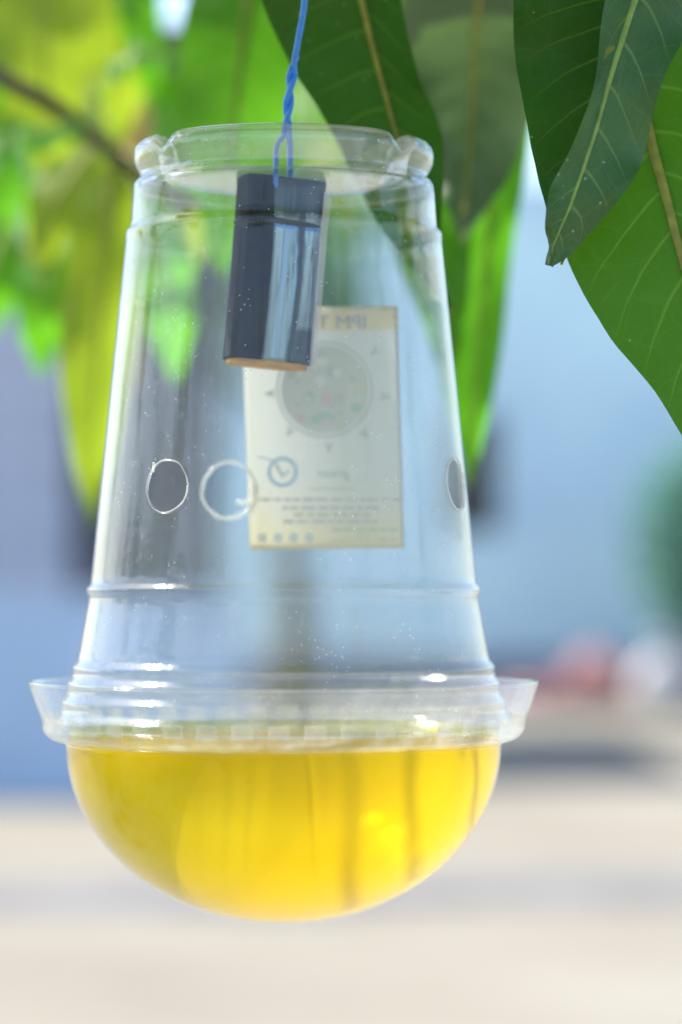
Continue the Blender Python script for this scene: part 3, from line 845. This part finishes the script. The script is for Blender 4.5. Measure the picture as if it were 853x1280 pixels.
# curl of swarf hanging from the rear hole
tube('swarf', cr([on_cup(R(169), 598, -3), on_cup(R(168.3), 611, -5), on_cup(R(167), 619, -8), on_cup(R(164.8), 622, -10), on_cup(R(162.8), 622, -11)], 16),
     [.0005]*13+[.0006, .0008, .0007], M['burr'], cup, 7)
# a small burr sliver on the front hole
tube('swarf', cr([on_cup(R(42), 596, .5), on_cup(R(41.2), 592, 4), on_cup(R(40.4), 586, 6)], 8), [.0003]*8, M['burr'], cup, 6)

# lid: skirt and dome
lid_prof = [(313, 853.5), (315.5, 850.5), (318, 850.5), (318, 853), (315, 861), (311, 872), (307, 883), (303.5, 892), (301.5, 899), (301, 906), (299.5, 912), (296, 917.5), (290, 922), (283, 924.5), (277, 925.5), (273.5, 927.5)]
dome_prof = [(273.5, 927.5)]+[(271.5*math.cos(t), 928+225*math.sin(t)) for t in [R(a) for a in range(1, 90, 2)]]+[(0, 1153)]
def lid_mod(th, r, y):
    if 853 < y < 896:
        g = math.sin((y-853)/43*math.pi)
        r += .5*g*math.sin(46*th+.4*math.sin(5*th))+1.0*g*noise.noise((math.cos(th)*9, math.sin(th)*9, y*.03))
    return r, y
M['lid_foot'] = clear_plastic('lid_milky', haze=.16, rough=.1)
lid = sheet('lid', lid_prof, 2.4, M['lid'], trap, 320, lid_mod, mat2=M['lid_foot'], rows2=(908, 929))
dome = sheet('dome', dome_prof, 1.8, M['dome'], trap, 128)
# snap lugs inside the skirt
def lug_mesh():
    V = []; F = []
    for (dr, g) in ((0, 1.0), (4.5, .72)):
        for (sx, sy) in ((-1, -1), (1, -1), (1, 1), (-1, 1)):
            th = sx*g*13/298; y = 902+sy*g*8.5; r = 298-dr
            V.append((-math.sin(th)*r*MM, -math.cos(th)*r*MM, zt(y)))
    F = [(3, 2, 1, 0), (4, 5, 6, 7)]+[(k, (k+1) % 4, 4+(k+1) % 4, 4+k) for k in range(4)]
    return V, F
lv, lf = lug_mesh(); lme = None; NL = 44
for k in range(NL):
    if lme is None:
        o = mesh('snap_lug', lv, lf, M['lug'], lid, smooth=False); lme = o.data
        bv = o.modifiers.new('bevel', 'BEVEL'); bv.width = .0002; bv.segments = 2
    else:
        o = bpy.data.objects.new('snap_lug', lme); C.objects.link(o); o.parent = lid
    o.rotation_euler.z = 2*math.pi*k/NL

# --- paper label on the rear wall, print side outwards, showing through from behind ---
m, nd, lk = nm('label_paper')
uv = nd.new('ShaderNodeUVMap'); sp = nd.new('ShaderNodeSeparateXYZ'); lk.new(uv.outputs[0], sp.inputs[0])
pc = ramp(m, sp.outputs[1], [(0, (.89, .85, .68)), (.06, (.89, .86, .70)), (.17, (.88, .87, .80)), (.3, (.87, .88, .84)), (.90, (.87, .885, .86)), (.905, (.88, .82, .64)), (1, (.88, .82, .64))])
fb = noise_tex(m, 900, 3, .6)
pc = mixc(m, mth(m, 'MULTIPLY', fb, .12), pc, (.75, .75, .72))
df = nd.new('ShaderNodeBsdfDiffuse'); tl = nd.new('ShaderNodeBsdfTranslucent')
lk.new(pc, df.inputs[0]); lk.new(pc, tl.inputs[0])
mx = nd.new('ShaderNodeMixShader'); mx.inputs[0].default_value = .6
lk.new(df.outputs[0], mx.inputs[1]); lk.new(tl.outputs[0], mx.inputs[2]); out(m, mx.outputs[0]); M['label'] = m

def rear(px, py, dr=-3.2):
    """photo pixel -> trap-local point on the rear wall (dr photo pixels from it)"""
    y = py
    for _ in range(4):
        for (r0, y0), (r1, y1) in zip(cup_prof, cup_prof[1:]):
            if y0 <= y <= y1 and r0 > 190: r = (r0+(r1-r0)*(y-y0)/(y1-y0)+dr)*MM; break
        th = 0.0
        xx = 0.0
        for _k in range(4):
            dep = math.sqrt(max(1e-9, r*r-xx*xx))
            w_ = P(px, py, dep); xx = max(-r*.98, min(r*.98, w_.x-AX))
        y = CYH-(w_.z-EYE)/MM
    return Vector((xx, math.sqrt(r*r-xx*xx), zt(y)))
# label corner rows; edges follow the photo
def lab(u, v, dr=-3.2):
    """u 0..1 left to right in the photo, v 0..1 bottom to top"""
    xl = 313+(301-313)*v; xr = 505.5+(497.5-505.5)*v
    yb = 686.5-1.5*u; yt = 384.5-2*u
    return rear(xl+(xr-xl)*u, yb+(yt-yb)*v, dr)
V = []; F = []; U = []; nu, nv = 30, 36
for dr in (-3.2, -2.4):
    for j in range(nv+1):
        for i in range(nu+1):
            V.append(lab(i/nu, j/nv, dr-.5*(i > nu-2)*(j < 2))); U.append((i/nu, j/nv))
n1 = (nu+1)*(nv+1)
for j in range(nv):
    for i in range(nu):
        a = j*(nu+1)+i; F.append((a, a+1, a+nu+2, a+nu+1)); F.append((n1+a+nu+1, n1+a+nu+2, n1+a+1, n1+a))
for i in range(nu):
    F.append((i+1, i, n1+i, n1+i+1)); a = nv*(nu+1)+i; F.append((a, a+1, n1+a+1, n1+a))
for j in range(nv):
    a = j*(nu+1); F.append((a, a+nu+1, n1+a+nu+1, n1+a)); a += nu; F.append((a+nu+1, a, n1+a, n1+a+nu+1))
label = mesh('label', V, F, M['label'], trap, uvs=U); label['label'] = 'cream paper label whose printing shows through reversed'

def ink(name, col):
    return principled(name, col, .8, .1)
I = {'grey': ink('ink_grey', (0.640, 0.655, 0.653)), 'violet': ink('ink_violet', (.44, .46, .60)), 'blue': ink('ink_blue', (0.517, 0.677, 0.826)),
     'green': ink('ink_green', (0.517, 0.641, 0.581)), 'pic': ink('ink_picture', (0.676, 0.713, 0.674)), 'pic2': ink('ink_picture_dark', (0.596, 0.627, 0.610)),
     'pink': ink('ink_pink', (0.733, 0.605, 0.624)), 'ora': ink('ink_orange', (0.748, 0.648, 0.451)), 'wht': ink('ink_pale', (0.776, 0.799, 0.775)), 'faint': ink('ink_faint', (0.661, 0.663, 0.595))}
def pr(name, pts_px, faces, mat, dr=-3.6):
    return mesh(name, [rear(x, y, dr) for x, y in pts_px], faces, I[mat], label)
def disc(cx, cy_, r, mat, dr=-3.6, n=40, name='print', sy=1.0):
    pts = [(cx, cy_)]; F = []
    for k, q_ in enumerate((.35, .7, 1.0)):
        pts += [(cx+r*q_*math.cos(2*math.pi*i/n), cy_+sy*r*q_*math.sin(2*math.pi*i/n)) for i in range(n)]
    for i in range(n):
        F.append((0, 1+(i+1) % n, 1+i))
        for k in range(2): F.append((1+k*n+i, 1+k*n+(i+1) % n, 1+(k+1)*n+(i+1) % n, 1+(k+1)*n+i))
    return pr(name, pts, F, mat, dr)
def ring(cx, cy_, r0, r1, mat, dr=-3.8, a0=0, a1=2*math.pi, n=60):
    pts = []; F = []
    for i in range(n+1):
        a = a0+(a1-a0)*i/n
        pts += [(cx+r0*math.cos(a), cy_+r0*math.sin(a)), (cx+r1*math.cos(a), cy_+r1*math.sin(a))]
    for i in range(n): F.append((2*i, 2*i+2, 2*i+3, 2*i+1))
    return pr('print', pts, F, mat, dr)
def stroke(pts, wd, mat, dr=-3.8):
    P2 = []; F = []
    for i, (x, y) in enumerate(pts):
        a = pts[max(i-1, 0)]; b = pts[min(i+1, len(pts)-1)]
        t = Vector((b[0]-a[0], b[1]-a[1])).normalized()
        P2 += [(x-t.y*wd/2, y+t.x*wd/2), (x+t.y*wd/2, y-t.x*wd/2)]
    for i in range(len(pts)-1): F.append((2*i, 2*i+2, 2*i+3, 2*i+1))
    return pr('print', P2, F, mat, dr)
def text(s_, x_right, y_base, size, mat, shear=0, dr=-3.8, xscale=1.0):
    """lettering seen from behind: runs right to left"""
    cu = bpy.data.curves.new('lettering', 'FONT'); cu.body = s_; cu.size = size; cu.shear = shear
    cu.resolution_u = 3
    ob = bpy.data.objects.new('lettering', cu); C.objects.link(ob)
    dg = bpy.context.evaluated_depsgraph_get(); me = ob.evaluated_get(dg).to_mesh()
    vs = [(x_right-v.co.x*xscale, y_base-v.co.y) for v in me.vertices]; fs = [tuple(p_.vertices) for p_ in me.polygons]
    ob.evaluated_get(dg).to_mesh_clear(); bpy.data.objects.remove(ob)
    return pr('lettering', vs, fs, mat, dr)
text('IPM TRAP', 459, 411, 24, 'violet', xscale=1.08)
disc(406, 487, 55, 'pic', -3.5); ring(406, 487, 58, 60.5, 'grey')
rnd = random.Random(4)
for k in range(34):
    a = rnd.uniform(0, 6.28); r_ = 46*math.sqrt(rnd.random()); cx, cy_ = 406+r_*math.cos(a), 487+r_*math.sin(a)
    c_ = 'pic2' if cy_ < 480 else rnd.choice(['pic', 'green', 'grey'])
    if k % 6 == 0: c_ = 'wht'
    disc(cx, cy_, rnd.uniform(3, 8.5), c_, -3.55-.006*k, 12, sy=rnd.uniform(.5, 1))
disc(447, 484, 3, 'ora', -3.8, 12); disc(376, 522, 5, 'pink', -3.8, 12); disc(408, 498, 6, 'pink', -3.8, 12, sy=1.6); disc(422, 466, 6, 'wht', -3.82, 14)
def fly(x, y, a):
    c_, s_ = math.cos(a), math.sin(a)
    f = lambda u, v: (x+u*c_-v*s_, y+u*s_+v*c_)
    pr('print', [f(-6, 0), f(-2, 2), f(4, 1.8), f(6.5, 0), f(4, -1.8), f(-2, -2)], [(0, 1, 2, 3, 4, 5)], 'grey', -3.8)
    for g in (1, -1): pr('print', [f(1, g*1), f(-5, g*6), f(-7, g*4.5), f(-2, g*1)], [(0, 1, 2, 3)], 'grey', -3.84)
for x, y, a in ((468, 440, 2.5), (482, 496, 0.1), (456, 543, .9), (411, 560, 1.57), (362, 540, 2.2), (337, 492, 3.1)): fly(x, y, a)
ring(353.5, 590, 14.5, 19, 'blue'); stroke([(361, 588), (354, 596), (345, 580)], 4, 'green'); stroke([(345, 578), (334, 573), (322, 571)], 2, 'blue')
text('green', 437, 597, 17, 'green', shear=.3)
stroke([(386, 611), (444, 611)], 1.6, 'faint')
for y, xa, xb, sd2 in ((624.5, 322, 499, 1), (635, 353, 474, 2), (643.5, 364, 463, 3), (652, 352, 475, 4)):
    r2 = random.Random(sd2); x = xb
    while x > xa:                                   # unreadably small words
        w_ = r2.uniform(7, 17); stroke([(x, y), (max(xa, x-w_), y)], r2.uniform(3.2, 4.4), 'grey' if sd2 != 3 else 'faint'); x -= w_+r2.uniform(2.5, 4.5)
for y, xa, xb in ((662, 415, 497), (675, 470, 497)):
    r2 = random.Random(y); x = xb
    while x > xa:
        w_ = r2.uniform(7, 15); stroke([(x, y), (max(xa, x-w_), y)], 3.6, 'faint'); x -= w_+3
text('17/-', 464, 677, 13, 'grey', shear=.2)
stroke([(412, 675), (438, 675)], 1.2, 'faint')
for x in (387, 367, 348, 328): ring(x, 672, 2.2, 5.2, 'blue', n=16)

# --- yellow liquid in the dome ---
m, nd, lk = nm('yellow_liquid')
tr = nd.new('ShaderNodeBsdfTransparent'); tr.inputs[0].default_value = (1, .97, .75, 1)
gl = nd.new('ShaderNodeBsdfGlossy'); gl.inputs['Roughness'].default_value = .02
lw = nd.new('ShaderNodeLayerWeight'); lw.inputs['Blend'].default_value = .5
fres = mth(m, 'ADD', mth(m, 'MULTIPLY', mth(m, 'POWER', lw.outputs['Facing'], 5.0), .5), .01)
tl = nd.new('ShaderNodeBsdfTranslucent'); tl.inputs[0].default_value = (.98, .69, .0, 1)
df = nd.new('ShaderNodeBsdfDiffuse'); df.inputs[0].default_value = (.98, .69, .0, 1)
m3 = nd.new('ShaderNodeMixShader'); m3.inputs[0].default_value = .4; lk.new(tl.outputs[0], m3.inputs[1]); lk.new(df.outputs[0], m3.inputs[2])
rf = nd.new('ShaderNodeBsdfRefraction'); rf.inputs['IOR'].default_value = 1.33; rf.inputs['Roughness'].default_value = .38
m5 = nd.new('ShaderNodeMixShader'); m5.inputs[0].default_value = .45; lk.new(tr.outputs[0], m5.inputs[1]); lk.new(rf.outputs[0], m5.inputs[2])
mx = nd.new('ShaderNodeMixShader'); mx.inputs[0].default_value = .37; lk.new(m5.outputs[0], mx.inputs[1]); lk.new(m3.outputs[0], mx.inputs[2])
va = nd.new('ShaderNodeVolumeAbsorption'); va.inputs['Color'].default_value = (1.0, .953, .0, 1); va.inputs['Density'].default_value = 55
# the open surface on top is clear
tc = nd.new('ShaderNodeTexCoord'); spz = nd.new('ShaderNodeSeparateXYZ'); lk.new(tc.outputs['Object'], spz.inputs[0])
gl2 = nd.new('ShaderNodeBsdfGlossy'); gl2.inputs['Roughness'].default_value = .03
x2 = nd.new('ShaderNodeMixShader'); lk.new(fres, x2.inputs[0]); lk.new(tr.outputs[0], x2.inputs[1]); lk.new(gl2.outputs[0], x2.inputs[2])
x3 = nd.new('ShaderNodeMixShader'); lk.new(mth(m, 'GREATER_THAN', spz.outputs[2], zt(926)), x3.inputs[0]); lk.new(mx.outputs[0], x3.inputs[1]); lk.new(x2.outputs[0], x3.inputs[2])
mx = x3
out(m, mx.outputs[0], va.outputs[0]); M['liquid'] = m
lp = [(0, 911), (150, 911), (255, 911), (266, 910), (268.5, 913)]+[(268.5, 927)]+[(269*math.cos(t), 928+222.5*math.sin(t)) for t in [R(a) for a in range(2, 90, 2)]]+[(0, 1150.5)]
V = []; F = []; ns = 128
for (r, y) in lp[1:-1]:
    for i in range(ns):
        th = 2*math.pi*i/ns; V.append((-math.sin(th)*r*MM, -math.cos(th)*r*MM, zt(y)))
rows = len(lp)-2
for j in range(rows-1):
    for i in range(ns): F.append((j*ns+i, j*ns+(i+1) % ns, (j+1)*ns+(i+1) % ns, (j+1)*ns+i))
V.append((0, 0, zt(911))); V.append((0, 0, zt(1150.5))); t0, b0 = len(V)-2, len(V)-1
for i in range(ns):
    F.append((t0, (i+1) % ns, i)); F.append((b0, (rows-1)*ns+i, (rows-1)*ns+(i+1) % ns))
liq = mesh('liquid', V, F, M['liquid']); liq.location = trap.location
tag(liq, 'bright yellow liquid filling the domed lid of the trap', 'liquid')

# --- lure block hanging inside the cup ---
bc0, bc1 = P(353, 226, 0), P(333, 459, 0)
lure = empty('lure_block', (0, 0, 0)); lure.location = bc0
ld = (bc1-bc0); ll = ld.length; lz = -ld.normalized(); lx = Vector((1, 0, 0)); lx = (lx-lz*lx.dot(lz)).normalized(); ly = lz.cross(lx)
rot = Matrix((lx, ly, lz)).transposed()
lure.rotation_euler = (rot @ Matrix.Rotation(R(16), 3, 'Z')).to_euler()
tag(lure, 'small wooden lure block wrapped in dark film, hung inside the cup', 'lure')
hw, hd = 52*MM, 40*MM
def super_col(name, w0, d0, z0, z1, mat, e=3.2, dent=0, nz=60, na=144, cap=True, mat2=None):
    V = []; F = []
    for j in range(nz+1):
        z = z0+(z1-z0)*j/nz
        for i in range(na):
            a = 2*math.pi*i/na; c_, s_ = math.cos(a), math.sin(a)
            k = (abs(c_)**e+abs(s_)**e)**(-1/e)
            x, y = w0*k*c_, d0*k*s_
            if dent:
                f = 1+dent*1.2*noise.noise((c_*3.5+7, s_*3.5, z*18))+dent*.7*noise.noise((c_*9, s_*9, z*40))
                f -= .035*math.exp(-((z+55*MM)/(4*MM))**2)
                x *= f; y *= f
            V.append((x, y, z))
    for j in range(nz):
        for i in range(na): F.append((j*na+i, j*na+(i+1) % na, (j+1)*na+(i+1) % na, (j+1)*na+i))
    if cap: F.append(tuple(range(na-1, -1, -1))); F.append(tuple(nz*na+i for i in range(na)))
    return mesh(name, V, F, mat, lure)
super_col('core', hw*.95, hd*.95, -ll, -1*MM, M['wood'])
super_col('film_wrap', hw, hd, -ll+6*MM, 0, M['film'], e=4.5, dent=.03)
# overlapping free end of the wrap along the right side
V = []; F = []; nz = 24
for j in range(nz+1):
    z = -12*MM-(ll-14*MM)*j/nz
    for i in range(6):
        x = hw*(.86+.05*i)+.3*MM*math.sin(j*.9); y = -hd*(.98-.10*i)-1.2*MM*i*(1+.2*math.sin(j*.6))
        V.append((x, y, z))
for j in range(nz):
    for i in range(5): F.append((j*6+i, j*6+i+1, (j+1)*6+i+1, (j+1)*6+i))
mesh('film_flap', V, F, M['film_clear'], lure)
# thread tied round it
pts = []
for i in range(73):
    a = 2*math.pi*i/72; c_, s_ = math.cos(a), math.sin(a); k = (abs(c_)**3.2+abs(s_)**3.2)**(-1/3.2)
    pts.append((hw*.985*k*c_, hd*.985*k*s_, -55*MM+1.0*MM*math.sin(a*2)))
tube('thread', pts, 3.4*MM, M['thread'], lure, 8)

# --- blue wire ---
wire = empty('wire', P(358, 165, 0)); tag(wire, 'twisted blue plastic coated wire holding up the trap', 'wire'); wb = wire.location
def wt(pts, r=4.2, n=40): tube('strand', [q_-wb for q_ in cr(pts, n)], r*MM, M['wire'], wire, 10)
tp_ = nb0  # twig height
def tw_(y): # twisted pair centre line
    t = (y-88)/(228-88); return 366+(353-366)*min(1, max(0, t))**.8 if y < 175 else 353.0
def twp(y, ph, amp=3.4):
    a = ph+(y-88)/62*2*math.pi*.9; return P(tw_(y)+amp*math.sin(a), y, .0+amp*MM*math.cos(a)*1.0)
s1 = [P(394, -226, -.009), P(388, -110, -.003), P(381, 0, 0), P(373, 50, 0), P(368, 78, 0)]+[twp(y, .9) for y in range(92, 172, 8)]+[P(363, 184, -.001), P(363, 205, -.002), P(362, 228, -.003), P(361, 240, 0)]
s2 = [twp(y, .9+math.pi) for y in range(90, 172, 8)]+[P(346, 184, -.003), P(345, 210, -.0075), P(345, 224, -.0075), P(345, 236, -.006)]
s2 = [P(372, 70, .0012)]+s2
wt(s1, 4.0, 110); wt(s2, 3.4, 90)
# turn of the wire round the twig
pts = []
for i in range(40):
    a = -math.pi/2+2*math.pi*1.5*i/39
    pts.append(P(394+4*i/39*2, -232, 0)+Vector((0, math.sin(a)*.0075, math.cos(a)*.0075)))
tube('strand', [q_-wb for q_ in pts], 4.3*MM, M['wire'], wire, 10)
